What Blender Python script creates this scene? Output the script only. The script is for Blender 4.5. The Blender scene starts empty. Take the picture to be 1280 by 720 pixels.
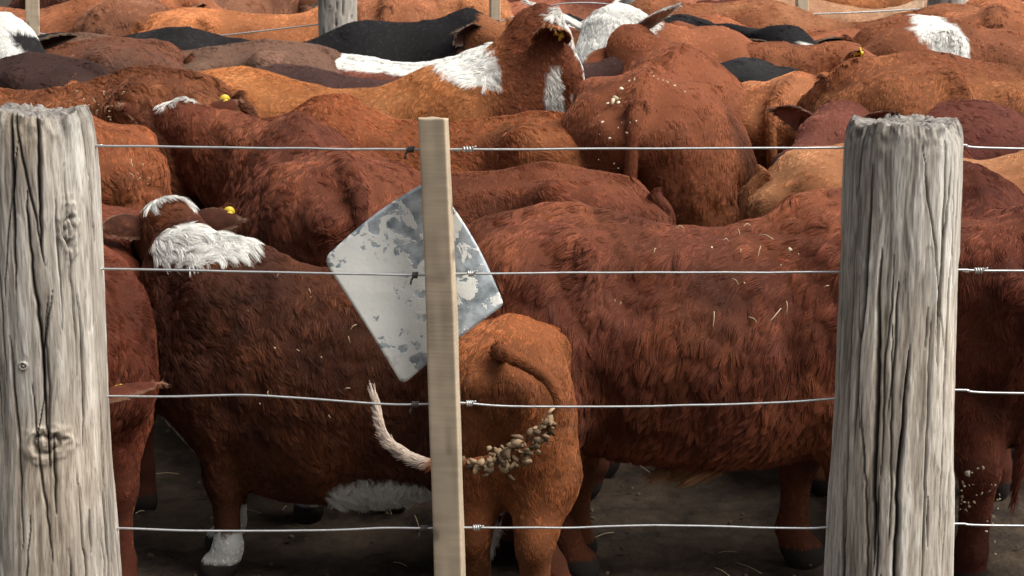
import bpy, math, time
import numpy as np
from mathutils import Vector, Matrix
from mathutils.kdtree import KDTree
from mathutils.bvhtree import BVHTree

DEBUG = False
QUALITY = 1.15
SC = bpy.context.scene
COL = SC.collection
R = math.radians

# ------------------------------------------------------------------ camera
CAM_H, FPX = 1.70, 2176.0
PITCH = math.atan(427.0 / FPX)
cam_data = bpy.data.cameras.new('camera')
cam_data.sensor_width = 36.0
cam_data.lens = FPX / 1280.0 * 36.0
cam_data.clip_start, cam_data.clip_end = 0.05, 900.0
cam_data.dof.use_dof = True
cam_data.dof.focus_distance = 3.9
cam_data.dof.aperture_fstop = 20.0
cam = bpy.data.objects.new('camera', cam_data)
COL.objects.link(cam)
cam.location = (0, 0, CAM_H)
cam.rotation_euler = (math.pi / 2 - PITCH, 0, 0)
SC.camera = cam

# ------------------------------------------------------------------ light
SUN_EL, SUN_AZ = 54.0, 70.0      # soft sun, high, from the right and behind the camera
w = bpy.data.worlds.new('World')
SC.world = w
w.use_nodes = True
nt = w.node_tree
bg = nt.nodes['Background']
sky = nt.nodes.new('ShaderNodeTexSky')
sky.sky_type = 'NISHITA'
sky.sun_disc = False
sky.sun_elevation = R(SUN_EL)
sky.sun_rotation = R(180 - SUN_AZ)
sky.dust_density = 3.0
hs = nt.nodes.new('ShaderNodeHueSaturation')
hs.inputs['Saturation'].default_value = 0.35
nt.links.new(sky.outputs[0], hs.inputs['Color'])
nt.links.new(hs.outputs[0], bg.inputs['Color'])
bg.inputs['Strength'].default_value = 0.08
sl = bpy.data.lights.new('sun', 'SUN')
sl.energy = 3.3
sl.angle = R(48)
sl.color = (1.0, 0.97, 0.93)
sun = bpy.data.objects.new('sun', sl)
COL.objects.link(sun)
sd = Vector((math.sin(R(SUN_AZ)) * math.cos(R(SUN_EL)), -math.cos(R(SUN_AZ)) * math.cos(R(SUN_EL)), math.sin(R(SUN_EL))))
sun.rotation_euler = sd.to_track_quat('Z', 'Y').to_euler()
SC.view_settings.view_transform = 'Standard'
SC.view_settings.look = 'None'
SC.view_settings.gamma = 1.0
SC.view_settings.use_curve_mapping = False
SC.view_settings.exposure = 0.65
SC.cycles.max_bounces = 6
SC.cycles.diffuse_bounces = 3
SC.cycles.glossy_bounces = 2
SC.cycles_curves.shape = 'RIBBONS'
SC.render.hair_type = 'STRIP'

# ------------------------------------------------------------------ helpers
CP, SP = math.cos(PITCH), math.sin(PITCH)

def at(px, py, Y):
    """the point of the world plane y = Y seen at photo pixel px, py"""
    a, b = (px - 640) / FPX, (py - 360) / FPX
    d = np.array([a, CP - b * SP, -SP - b * CP])
    return np.array([0, 0, CAM_H]) + d * (Y / d[1])

def proj(P):
    v = P - np.array([0, 0, CAM_H])
    dz = v[:, 1] * CP - v[:, 2] * SP
    up = v[:, 1] * SP + v[:, 2] * CP
    dz = np.maximum(dz, .01)
    return 640 + FPX * v[:, 0] / dz, 360 - FPX * up / dz

def _h(i, j, k, s):
    n = (i * 374761393 + j * 668265263 + k * 2147483647 * 3 + s * 1274126177) & 0xffffffff
    n = ((n ^ (n >> 13)) * 1274126177) & 0xffffffff
    n = ((n ^ (n >> 16)) * 2246822519) & 0xffffffff
    return ((n ^ (n >> 15)) & 0xffff) / 32767.5 - 1.0

def vn(P, f=1.0, s=0):
    """smooth value noise, -1..1"""
    Q = np.asarray(P, float) * f + 1000.0 + s * 17.13
    I = np.floor(Q).astype(np.int64)
    T = Q - I
    T = T * T * (3 - 2 * T)
    i, j, k = I[..., 0], I[..., 1], I[..., 2]
    x, y, z = T[..., 0], T[..., 1], T[..., 2]
    r = 0
    for a in (0, 1):
        for b in (0, 1):
            for c in (0, 1):
                r = r + _h(i + a, j + b, k + c, s) * (x if a else 1 - x) * (y if b else 1 - y) * (z if c else 1 - z)
    return r

def fbm(P, f=1.0, s=0, o=3):
    r, a = 0, 1.0
    for q in range(o):
        r = r + a * vn(P, f * 2 ** q, s + q * 7)
        a *= .5
    return r / 1.75

def vn3(P, f, s):
    return np.stack([vn(P, f, s), vn(P, f, s + 31), vn(P, f, s + 67)], -1)

def nrm(v):
    return v / np.maximum(np.linalg.norm(v, axis=-1, keepdims=True), 1e-9)

def sstep(a, b, x):
    t = np.clip((x - a) / (b - a), 0, 1)
    return t * t * (3 - 2 * t)

def mesh_np(name, V, F4=None, F3=None, smooth=True):
    me = bpy.data.meshes.new(name)
    V = np.asarray(V, np.float32)
    parts, sizes = [], []
    if F4 is not None and len(F4):
        parts.append(np.asarray(F4, np.int32).ravel()); sizes += [4] * len(F4)
    if F3 is not None and len(F3):
        parts.append(np.asarray(F3, np.int32).ravel()); sizes += [3] * len(F3)
    loops = np.concatenate(parts)
    sizes = np.array(sizes, np.int32)
    me.vertices.add(len(V)); me.vertices.foreach_set('co', V.ravel())
    me.loops.add(len(loops)); me.loops.foreach_set('vertex_index', loops)
    me.polygons.add(len(sizes))
    me.polygons.foreach_set('loop_start', np.concatenate([[0], np.cumsum(sizes)[:-1]]).astype(np.int32))
    me.update(calc_edges=True)
    me.validate()
    if smooth:
        me.polygons.foreach_set('use_smooth', np.ones(len(me.polygons), bool))
    return me

def set_col(me, C, name='col'):
    a = me.color_attributes.new(name, 'FLOAT_COLOR', 'POINT')
    a.data.foreach_set('color', np.concatenate([C, np.ones((len(C), 1))], 1).astype(np.float32).ravel())

def link(name, data, mat=None, parent=None, label=None, cat=None, group=None, kind=None):
    o = bpy.data.objects.new(name, data)
    COL.objects.link(o)
    if mat is not None:
        data.materials.append(mat)
    if parent is not None:
        o.parent = parent
    if label: o['label'] = label
    if cat: o['category'] = cat
    if group: o['group'] = group
    if kind: o['kind'] = kind
    return o

def tube(pts, rad, n=8, cap=True):
    pts = np.asarray(pts, float); m = len(pts)
    rad = np.broadcast_to(np.asarray(rad, float), (m,))
    T = nrm(np.gradient(pts, axis=0))
    ref = np.array([0, 0, 1.0]) if abs(T[0][2]) < .9 else np.array([1.0, 0, 0])
    N = nrm(np.cross(T[0], ref))
    V, F = [], []
    for i in range(m):
        N = nrm(N - T[i] * np.dot(N, T[i]))
        B = np.cross(T[i], N)
        for q in range(n):
            a = 2 * math.pi * q / n
            V.append(pts[i] + rad[i] * (math.cos(a) * N + math.sin(a) * B))
    for i in range(m - 1):
        for q in range(n):
            F.append((i * n + q, i * n + (q + 1) % n, (i + 1) * n + (q + 1) % n, (i + 1) * n + q))
    T3 = []
    if cap:
        V.append(pts[0]); V.append(pts[-1]); a, b = len(V) - 2, len(V) - 1
        for q in range(n):
            T3.append((a, (q + 1) % n, q)); T3.append((b, (m - 1) * n + q, (m - 1) * n + (q + 1) % n))
    return np.array(V), np.array(F), np.array(T3).reshape(-1, 3)

def join(parts):
    V, F4, F3, o = [], [], [], 0
    for v, f4, f3 in parts:
        V.append(v)
        if f4 is not None and len(f4): F4.append(np.asarray(f4) + o)
        if f3 is not None and len(f3): F3.append(np.asarray(f3) + o)
        o += len(v)
    return np.concatenate(V), (np.concatenate(F4) if F4 else None), (np.concatenate(F3) if F3 else None)

def catmull(P, n=8):
    P = np.asarray(P, float)
    Q = np.vstack([2 * P[0] - P[1], P, 2 * P[-1] - P[-2]])
    out = []
    for i in range(1, len(Q) - 2):
        for t in np.linspace(0, 1, n, endpoint=False):
            a, b, c, d = Q[i - 1:i + 3]
            out.append(.5 * (2 * b + (c - a) * t + (2 * a - 5 * b + 4 * c - d) * t * t + (3 * b - a - 3 * c + d) * t ** 3))
    out.append(P[-1])
    return np.array(out)

# ------------------------------------------------------------------ materials
def mat(name):
    m = bpy.data.materials.new(name); m.use_nodes = True
    return m, m.node_tree, m.node_tree.nodes['Principled BSDF']

def attr_mat(name, rough=.8, spec=.3, bump=None, bump_scale=200, bump_dist=.001):
    m, t, p = mat(name)
    a = t.nodes.new('ShaderNodeAttribute'); a.attribute_name = 'col'
    t.links.new(a.outputs['Color'], p.inputs['Base Color'])
    p.inputs['Roughness'].default_value = rough
    p.inputs['Specular IOR Level'].default_value = spec
    if bump:
        n = t.nodes.new('ShaderNodeTexNoise'); n.inputs['Scale'].default_value = bump_scale
        n.inputs['Detail'].default_value = 4
        tc = t.nodes.new('ShaderNodeTexCoord')
        t.links.new(tc.outputs['Object'], n.inputs['Vector'])
        b = t.nodes.new('ShaderNodeBump'); b.inputs['Strength'].default_value = bump
        b.inputs['Distance'].default_value = bump_dist
        t.links.new(n.outputs[0], b.inputs['Height']); t.links.new(b.outputs[0], p.inputs['Normal'])
    return m

M_SKIN = attr_mat('hide', .9, .15, .5, 60, .004)
M_HAIR, t, p = mat('hair_coat')
a = t.nodes.new('ShaderNodeAttribute'); a.attribute_name = 'col'
t.links.new(a.outputs['Color'], p.inputs['Base Color'])
p.inputs['Roughness'].default_value = .55
p.inputs['Specular IOR Level'].default_value = .12
M_WOOD = attr_mat('weathered_wood', .92, .12, .5, 350, .0008)
t = M_WOOD.node_tree; p = t.nodes['Principled BSDF']
mp_ = t.nodes.new('ShaderNodeMapping'); mp_.inputs['Scale'].default_value = (1, 1, .05)
tc_ = [n for n in t.nodes if n.type == 'TEX_COORD'][0]; nz_ = [n for n in t.nodes if n.type == 'TEX_NOISE'][0]
t.links.new(tc_.outputs['Object'], mp_.inputs[0]); t.links.new(mp_.outputs[0], nz_.inputs['Vector'])
nz_.inputs['Scale'].default_value = 480; nz_.inputs['Detail'].default_value = 8; nz_.inputs['Roughness'].default_value = .68
cr_ = t.nodes.new('ShaderNodeValToRGB'); cr_.color_ramp.elements[0].position = .36; cr_.color_ramp.elements[0].color = (.34, .32, .30, 1)
cr_.color_ramp.elements[1].position = .50; cr_.color_ramp.elements[1].color = (1.0, 1.0, 1.0, 1)
t.links.new(nz_.outputs[0], cr_.inputs[0])
mx_ = t.nodes.new('ShaderNodeMix'); mx_.data_type = 'RGBA'; mx_.blend_type = 'MULTIPLY'; mx_.inputs['Factor'].default_value = .75
at_ = [n for n in t.nodes if n.type == 'ATTRIBUTE'][0]
t.links.new(at_.outputs['Color'], mx_.inputs[6]); t.links.new(cr_.outputs[0], mx_.inputs[7]); t.links.new(mx_.outputs[2], p.inputs['Base Color'])
M_DUNG = attr_mat('dried_dung', .9, .15, .6, 250, .001)

M_EYE, t, p = mat('eye'); p.inputs['Base Color'].default_value = (.008, .006, .005, 1); p.inputs['Roughness'].default_value = .12
M_TAG, t, p = mat('yellow_plastic'); p.inputs['Base Color'].default_value = (.66, .47, .03, 1); p.inputs['Roughness'].default_value = .4
M_WIRE, t, p = mat('galvanised_wire'); p.inputs['Base Color'].default_value = (.55, .55, .54, 1)
p.inputs['Metallic'].default_value = .75; p.inputs['Roughness'].default_value = .42
n = t.nodes.new('ShaderNodeTexNoise'); n.inputs['Scale'].default_value = 60
r = t.nodes.new('ShaderNodeValToRGB'); r.color_ramp.elements[0].color = (.30, .29, .28, 1); r.color_ramp.elements[1].color = (.72, .72, .70, 1)
r.color_ramp.elements[0].position = .35; r.color_ramp.elements[1].position = .6
t.links.new(n.outputs[0], r.inputs[0]); t.links.new(r.outputs[0], p.inputs['Base Color'])
M_KNOT, t, p = mat('dark_wire'); p.inputs['Base Color'].default_value = (.10, .085, .075, 1); p.inputs['Metallic'].default_value = .5; p.inputs['Roughness'].default_value = .6  # darker wire for the knots left of the stake

M_SAWN = attr_mat('sawn_wood', .85, .15, .35, 500, .0006)
# ------------------------------------------------------------------ cattle
def surface_nets(F, org, h):
    S = F < 0
    nx, ny, nz = F.shape
    acc = np.zeros((nx - 1, ny - 1, nz - 1, 3)); cnt = np.zeros((nx - 1, ny - 1, nz - 1))
    idx = np.indices((nx - 1, ny - 1, nz - 1)).transpose(1, 2, 3, 0).astype(float)
    def sl_(o):
        return tuple(slice(o[q], (nx, ny, nz)[q] - 1 + o[q]) for q in range(3))
    for ax in range(3):
        for u in (0, 1):
            for v in (0, 1):
                o = [0, 0, 0]; o[(ax + 1) % 3] = u; o[(ax + 2) % 3] = v
                o2 = list(o); o2[ax] = 1
                A, B = F[sl_(o)], F[sl_(o2)]
                c = (A < 0) != (B < 0)
                d = np.where(c, A / np.where(A - B == 0, 1, A - B), 0)
                p = np.zeros(A.shape + (3,)); p[...] = np.array(o, float)
                p[..., ax] = d
                acc += p * c[..., None]; cnt += c
    act = cnt > 0
    vid = -np.ones(act.shape, int); vid[act] = np.arange(act.sum())
    V = (idx[act] + acc[act] / cnt[act][:, None]) * h + org
    Q = []
    for ax in range(3):
        b, c = (ax + 1) % 3, (ax + 2) % 3
        s0 = [slice(0, n) for n in F.shape]; s1 = list(s0)
        s0[ax] = slice(0, F.shape[ax] - 1); s1[ax] = slice(1, F.shape[ax])
        cr = S[tuple(s0)] != S[tuple(s1)]
        ii = np.argwhere(cr)
        ii = ii[(ii[:, b] > 0) & (ii[:, c] > 0) & (ii[:, b] < F.shape[b] - 1) & (ii[:, c] < F.shape[c] - 1)]
        ins = S[ii[:, 0], ii[:, 1], ii[:, 2]]
        def g(db, dc):
            j = ii.copy(); j[:, b] -= db; j[:, c] -= dc
            return vid[j[:, 0], j[:, 1], j[:, 2]]
        q = np.stack([g(1, 1), g(0, 1), g(0, 0), g(1, 0)], 1)
        q[~ins] = q[~ins][:, ::-1]
        Q.append(q)
    return V, np.concatenate(Q)

def dirv(yaw, pitch):
    y, p_ = R(yaw), R(pitch)
    return np.array([math.cos(y) * math.cos(p_), math.sin(y) * math.cos(p_), math.sin(p_)])

# x, top, bottom, half width of the trunk of an animal 1.18 tall at the withers
TR = np.array([
    (-.80, .99, .94, .015), (-.765, 1.06, .84, .10), (-.68, 1.125, .70, .185), (-.56, 1.165, .60, .235), (-.40, 1.17, .56, .262),
    (-.20, 1.155, .515, .285), (.0, 1.15, .475, .305), (.20, 1.16, .465, .295), (.38, 1.18, .49, .255), (.52, 1.165, .53, .215),
    (.64, 1.10, .60, .17), (.73, 1.02, .70, .11), (.78, .93, .85, .015)])

class Pose:
    def __init__(s, neck=(0, 18, .50), head=(0, -32), hs=1.0, steps=(0, 0, 0, 0), fat=1.0, ear=(0, 0), bend=0.0, deep=1.0, es=(1.0, 1.0), hump=0.0, slim=1.0, bony=1.0, nobelly=False, legs=1.08):
        s.legs = legs
        s.slim, s.bony, s.nobelly = slim, bony, nobelly
        s.deep, s.es, s.hump = deep, es, hump
        s.fat, s.bend, s.steps, s.hs, s.ear = fat, bend, steps, hs, ear
        s.nb = np.array([.50, 0, .98])
        s.poll = s.nb + dirv(neck[0], neck[1]) * neck[2]
        s.f = dirv(*head)
        s.l = nrm(np.cross([0, 0, 1.], s.f)); s.u = np.cross(s.f, s.l)
    def H(s, f, l, u):
        return s.poll + s.hs * (f * s.f + l * s.l + u * s.u)

def build_sdf(ps, h):
    lo = np.minimum(np.array([-.95, -.45, -.04]), ps.H(.5, 0, 0) - .2); lo = np.minimum(lo, ps.poll - .3)
    hi = np.maximum(np.array([.95, .45, 1.3]), ps.H(.5, 0, 0) + .2); hi = np.maximum(hi, ps.poll + .3)
    lo[2] = -.04
    n = np.ceil((hi - lo) / h).astype(int) + 1
    ax = [lo[i] + h * np.arange(n[i]) for i in range(3)]
    X, Y, Z = np.meshgrid(*ax, indexing='ij')
    # smooth profile
    xs = np.linspace(TR[0, 0], TR[-1, 0], 240)
    prof = []
    for c in (1, 2, 3):
        v = np.interp(xs, TR[:, 0], TR[:, c]); k = np.ones(13) / 13
        vv = np.convolve(np.pad(v, 6, mode='edge'), k, 'valid'); prof.append(vv)
    xx = np.clip(ax[0], xs[0], xs[-1])
    zt, zb, wd = (np.interp(xx, xs, q) for q in prof)
    wd = wd * ps.fat
    hp = ps.hump
    env = np.exp(-((xx + .05) / .62) ** 4)
    zt = zt + env * (.020 * np.cos((xx + .45) * 7.2) + .014 * np.sin(xx * 5.1 + hp * 3) * np.cos(hp * 5 + 1) - .012 * np.exp(-((xx - .12) / .16) ** 2)) 
    zb = zb * (1 - (1 - ps.deep) * np.exp(-((xx + .0) / .62) ** 4))
    zc, hz = (zt + zb) / 2, (zt - zb) / 2
    t_ = (Z - zc[:, None, None]) / hz[:, None, None]
    we = wd[:, None, None] * (1 - .20 * np.clip(t_, 0, 1) ** 1.5 - .10 * np.clip(-t_, 0, 1))
    yc = ps.bend * (ax[0] + .1) ** 2
    q = (np.abs((Y - yc[:, None, None]) / we) ** 2.3 + np.abs(t_) ** 2.3) ** (1 / 2.3)
    D = (q - 1) * np.minimum(wd, hz)[:, None, None]
    ex = np.maximum(xs[0] - X, X - xs[-1])
    D = np.where(ex > 0, np.maximum(D, 0) * 0 + np.sqrt(ex ** 2 + np.maximum(D, 0) ** 2) + .01, D)
    def add(a, b, r1, r2, k=.05, sy=1.0):
        nonlocal D
        a, b = np.array(a, float), np.array(b, float)
        rm = max(r1, r2) + k + h * 2
        i0 = [max(0, int((min(a[q], b[q]) - rm - lo[q]) / h)) for q in range(3)]
        i1 = [min(n[q], int((max(a[q], b[q]) + rm - lo[q]) / h) + 2) for q in range(3)]
        s_ = tuple(slice(i0[q], i1[q]) for q in range(3))
        x, y, z = X[s_] - a[0], Y[s_] - a[1], Z[s_] - a[2]
        ba = b - a; L2 = float(ba @ ba) + 1e-9
        t = np.clip((x * ba[0] + y * ba[1] + z * ba[2]) / L2, 0, 1)
        d = np.sqrt((x - t * ba[0]) ** 2 + ((y - t * ba[1]) / sy) ** 2 + (z - t * ba[2]) ** 2) - (r1 + (r2 - r1) * t)
        o = D[s_]
        m = np.maximum(k - np.abs(o - d), 0) / k
        D[s_] = np.minimum(o, d) - m * m * k * .25
    st = ps.steps
    lg = ps.legs
    for i, sy_ in enumerate((1, -1)):
        e = st[i]                       # hind legs
        dk = .5 + .5 * ps.deep
        add((-.55, .125 * sy_, .98), (-.50, .155 * sy_, .70 * dk), .155, .135 / dk, .08)
        add((-.50, .155 * sy_, .72 * dk), (-.60 + e * .4, .145 * sy_, .45), .125 * (.6 + .4 * lg), .052 * lg, .07)
        add((-.60 + e * .4, .145 * sy_, .45), (-.635 + e * .6, .14 * sy_, .40), .054 * lg, .046 * lg, .04)
        add((-.635 + e * .6, .14 * sy_, .40), (-.57 + e, .14 * sy_, .12), .043 * lg, .035 * lg, .03)
        add((-.57 + e, .14 * sy_, .12), (-.545 + e, .14 * sy_, .05), .040 * lg, .036 * lg, .03)
        add((-.545 + e, .14 * sy_, .045), (-.52 + e, .14 * sy_, .02), .044 * lg, .050 * lg, .02)
        add((-.41, .17 * sy_, 1.085), (-.36, .19 * sy_, 1.04), .05, .04, .10)      # hook bone
        add((-.74, .085 * sy_, 1.00), (-.69, .10 * sy_, .93), .055, .05, .08)      # pin bone
        e = st[2 + i]
        add((.46, .13 * sy_, .98), (.52, .155 * sy_, .74), .11, .115, .09)
        add((.50, .155 * sy_, .76), (.40, .145 * sy_, .60), .10, .085, .07)
        add((.40, .145 * sy_, .60), (.41 + e * .6, .135 * sy_, .37), .078 * lg, .050 * lg, .05)
        add((.41 + e * .6, .135 * sy_, .37), (.405 + e * .65, .135 * sy_, .33), .051 * lg, .046 * lg, .03)
        add((.405 + e * .65, .135 * sy_, .33), (.40 + e, .135 * sy_, .11), .038 * lg, .034 * lg, .03)
        add((.40 + e, .135 * sy_, .11), (.42 + e, .135 * sy_, .05), .040 * lg, .036 * lg, .03)
        add((.42 + e, .135 * sy_, .045), (.445 + e, .135 * sy_, .02), .044 * lg, .050 * lg, .02)
    # neck: top line, throat line
    P = ps.poll
    thr = ps.H(.02, 0, -.13)
    m1 = ps.nb * .5 + P * .5
    add((.42, 0, 1.02), m1, .165, .125, .12)
    add(m1, P - ps.f * .03, .125, .088, .08)
    add((.58, 0, .80), (ps.nb + (thr - ps.nb) * .6) - np.array([0, 0, .07]), .15, .10, .14)
    add((ps.nb + (thr - ps.nb) * .6) - np.array([0, 0, .07]), thr, .10, .075, .10)
    add((.60, 0, .66), (.68, 0, .76), .10, .11, .12)
    # head
    s = ps.hs
    add(ps.H(-.02, 0, -.02), ps.H(.13, 0, -.035), .095 * s, .092 * s, .06)
    for q in (1, -1):
        add(ps.H(.0, .045 * q, .0), ps.H(.13, .048 * q, .0), .055 * s, .05 * s, .05)
        add(ps.H(.03, .035 * q, -.12), ps.H(.30, .026 * q, -.075), .062 * s, .035 * s, .06)
        add(ps.H(.395, .035 * q, -.03), ps.H(.41, .03 * q, -.05), .04 * s, .038 * s, .04)
    add(ps.H(.12, 0, -.03), ps.H(.38, 0, -.035), .082 * s, .056 * s, .05)
    add(ps.H(.36, 0, -.085), ps.H(.40, 0, -.075), .04 * s, .036 * s, .04)
    V, Q = surface_nets(D, lo, h)
    return V, Q

def lap(V, Q, it=3):
    E = np.concatenate([Q[:, [0, 1]], Q[:, [1, 2]], Q[:, [2, 3]], Q[:, [3, 0]]])
    E = np.concatenate([E, E[:, ::-1]])
    deg = np.maximum(np.bincount(E[:, 0], minlength=len(V)), 1)[:, None]
    for _ in range(it):
        S = np.stack([np.bincount(E[:, 0], V[E[:, 1], q], minlength=len(V)) for q in range(3)], 1)
        V = V * .45 + .55 * S / deg
    return V

def normals(V, T):
    n = np.cross(V[T[:, 1]] - V[T[:, 0]], V[T[:, 2]] - V[T[:, 0]])
    N = np.stack([np.bincount(T.ravel(), np.repeat(n[:, q], 3), minlength=len(V)) for q in range(3)], 1)
    return nrm(N)

def ear_mesh(ps, side, L=.20, W=.125, nu=16, nv=11):
    s = ps.hs
    L, W = L * ps.es[0], W * ps.es[1]
    base = ps.H(-.005, .082 * side, .005)
    droop, back = ps.ear
    d = nrm(ps.l * side * 1.0 + ps.u * (-droop) + ps.f * (-back))
    nfw = nrm(ps.f * .9 + ps.u * (-.35) + ps.l * side * .1)       # where the cup opens
    nfw = nrm(nfw - d * np.dot(nfw, d))
    wv = np.cross(d, nfw)
    V, C = [], []
    for layer in (0, 1):
        for i in range(nu):
            u = i / (nu - 1)
            wd = W * .5 * s * (math.sin(math.pi * min(1, (.14 + .86 * u)) ** .85) ** .65 if u < 1 else 0.02)
            for j in range(nv):
                v = j / (nv - 1) * 2 - 1
                cup = .55 * (1 - u * .65)
                p_ = base + d * L * s * u * (1 - .06 * v * v) + wv * wd * v * math.cos(cup * abs(v)) + nfw * (wd * cup * v * v * .9) - nfw * .012 * math.sin(u * 3)
                p_ = p_ - nfw * (.007 * s * (1 - v * v * .8) if layer else 0)
                V.append(p_)
                C.append(layer + (.5 if abs(v) > .85 or u > .93 else 0))
    F = []
    K = nu * nv
    for i in range(nu - 1):
        for j in range(nv - 1):
            a, b, c, d_ = i * nv + j, i * nv + j + 1, (i + 1) * nv + j + 1, (i + 1) * nv + j
            F.append((a, b, c, d_)); F.append((K + d_, K + c, K + b, K + a))
    bd = [i * nv for i in range(nu)] + [(nu - 1) * nv + j for j in range(1, nv)] + [i * nv + nv - 1 for i in range(nu - 2, -1, -1)]
    for a, b in zip(bd[:-1], bd[1:]):
        F.append((b, a, K + a, K + b))
    F = np.array(F)
    if side < 0: F = F[:, ::-1]
    return np.array(V), F, np.array(C), base, d, nfw

RED = (.205, .062, .026); ORANGE = (.34, .125, .045); TAN = (.40, .19, .085); DARK = (.085, .030, .018)
MAROON = (.130, .036, .022); GREYB = (.17, .095, .065); BLACK = (.012, .011, .012); WHITE = (.74, .72, .66); BROWN = (.16, .062, .032)
NOSE = (.10, .055, .045)

def ell(P, c, r):
    return 1 - np.sqrt((((P - np.array(c)) / np.array(r)) ** 2).sum(-1))

TICK = {}
def cow(name_label, px, py, Y, hd, anchor='m', base=RED, second=None, pattern='solid', white=(), pose=None, shag=1.0, curl=.4,
        dens=1.0, res=None, tail=None, tailcol=None, tag=None, seed=1, cat='cow', scale=None, hairup=0.0, headcol=None, neckcol=None, earcol=None, spots=(), dark=.0, tone=(1, 1, 1)):
    ps = pose or Pose()
    ps.hump = ps.hump or (seed * .37) % 1.9
    rng = np.random.default_rng(seed)
    ax_, az_ = {'m': (-.05, 1.16), 'r': (-.52, 1.17), 'w': (.42, 1.18)}[anchor]
    lift = .02 * shag
    A = at(px, py, Y)
    s = scale or (A[2] / (az_ + lift))
    Rm = np.array([[math.cos(R(hd)), -math.sin(R(hd)), 0], [math.sin(R(hd)), math.cos(R(hd)), 0], [0, 0, 1]])
    loc = A - s * (Rm @ np.array([ax_, 0, az_ + lift]))
    loc[2] = 0
    near = Y < 5.7
    h = res or (.016 if near else (.022 if Y < 7 else .03))
    V, Q = build_sdf(ps, h)
    V = lap(V, Q, 3)
    V[:, 1] *= 1 - (1 - ps.slim) * sstep(.55, .2, V[:, 0])
    nb0 = len(V)
    T0 = np.concatenate([Q[:, [0, 1, 2]], Q[:, [0, 2, 3]]])
    N0 = normals(V, T0)
    hl = (V - ps.poll) / ps.hs
    hf, hl_, hu = hl @ ps.f, hl @ ps.l, hl @ ps.u
    onhead = sstep(-.07, -.01, hf) * (np.abs(hl_) < .18) * (hu > -.24) * (hu < .2) * (V[:, 0] > .45)
    body = 1 - onhead
    trunkish = body * sstep(.45, .62, V[:, 2])
    ay, x_, z_ = np.abs(V[:, 1]), V[:, 0], V[:, 2]
    def gs(cx, cy, cz, sx, sy, sz):
        return np.exp(-((x_ - cx) / sx) ** 2 - ((ay - cy) / sy) ** 2 - ((z_ - cz) / sz) ** 2)
    an = (-.042 * gs(-.27, .22, 1.0, .09, .10, .10) - .022 * gs(.22, .26, .80, .05, .14, .26) + .024 * gs(.42, .20, .92, .10, .10, .16)
          - .030 * gs(-.34, .26, .66, .06, .10, .16) + .016 * np.exp(-(ay / .03) ** 2) * (z_ > 1.0) * body - .014 * gs(-.1, .10, 1.14, .45, .04, .06)
          - .026 * gs(-.70, .055, 1.05, .06, .035, .06) + .022 * gs(-.66, .0, 1.14, .08, .03, .06) - .055 * gs(-.76, .0, .78, .08, .05, .20)
          + .020 * gs(-.62, .17, .80, .14, .10, .14) + .030 * gs(-.40, .195, 1.10, .05, .045, .05) + .022 * gs(-.73, .095, 1.0, .04, .04, .045)
          - .018 * gs(.56, .15, 1.02, .05, .08, .12) - .012 * gs(-.50, .20, 1.02, .06, .06, .06))
    V = V + N0 * (an * body * ps.bony)[:, None]
    fold = -np.exp(-(vn(V * [1.6, 1, .7], 6.5, seed + 91) / .10) ** 2) * sstep(0, .5, vn(V, 4, seed + 92))
    V = V + N0 * (trunkish * (.016 * fbm(V, 6, seed) + .009 * fold + .0026 * shag * vn(V, 24, seed + 3)))[:, None]
    parts = [(V, Q, None)]
    ears = []
    for sd_ in (1, -1):
        ev, ef, ec, eb, ed, en = ear_mesh(ps, sd_)
        ears.append((len(np.concatenate([p_[0] for p_ in parts])), len(ev), ec, eb, ed, en))
        parts.append((ev, ef, None))
    # tail
    if tail is None:
        sw = rng.uniform(-.06, .06)
        tail = [(-.72, 0, 1.10), (-.785, 0, 1.04), (-.80, sw * .3, .90), (-.775, sw * .6, .70), (-.75, sw, .50), (-.74, sw * 1.3, .34)]
    tp = catmull(tail, 7)
    tr = np.interp(np.linspace(0, 1, len(tp)), [0, .12, .5, .8, 1], [.034, .025, .019, .019, .007])
    tv, tf, tt = tube(tp, tr, 8)
    t0 = sum(len(p_[0]) for p_ in parts); t1 = t0 + len(tv)
    parts.append((tv, tf, tt))
    V, F4, F3 = join(parts)
    T = np.concatenate([F4[:, [0, 1, 2]], F4[:, [0, 2, 3]], F3])
    N = normals(V, T)
    # ---- coat colour and hair length per vertex
    n = len(V)
    B = np.array(base) * np.array(tone)
    S2 = np.array(second if second is not None else B * 1.55)
    m = sstep(-.45, .75, fbm(V * [1, 1, 1], 3.2, seed + 5) + .35 * vn(V, 14, seed + 9))
    C = B * (1 - m[:, None]) + S2 * m[:, None]
    C *= (1 - .50 * sstep(.0, .8, fbm(V, 5.0, seed + 21)))[:, None]
    C *= (1 + .28 * sstep(1.02, 1.18, V[:, 2]))[:, None]  # coat lightened along the back: highlight from above painted into the colour
    hl = (V - ps.poll) / ps.hs
    hf, hl_, hu = hl @ ps.f, hl @ ps.l, hl @ ps.u
    head = (hf > -.03) & (np.abs(hl_) < .17) & (hu > -.24) & (hu < .2) & (V[:, 0] > .45)
    Lh = np.full(n, .029 * shag)
    Lh *= np.interp(V[:, 2], [.1, .35, .6, .9], [.35, .45, .9, 1.0])
    Lh[head] = .014 + .006 * shag
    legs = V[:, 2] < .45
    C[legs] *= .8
    nz = vn(V, 22, seed + 2) * .35 + vn(V, 70, seed + 4) * .25
    W_ = np.array(WHITE)
    def paint(mask, col=W_, le=None):
        C[mask] = col * (1 + .06 * vn(V[mask], 30, 3))[:, None]
        if le: Lh[mask] = le
    if neckcol is not None:
        k_ = sstep(.45, .66, V[:, 0])[:, None]; C[:] = C * (1 - k_) + np.array(neckcol) * (1 + .3 * nz)[:, None] * k_
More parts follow.
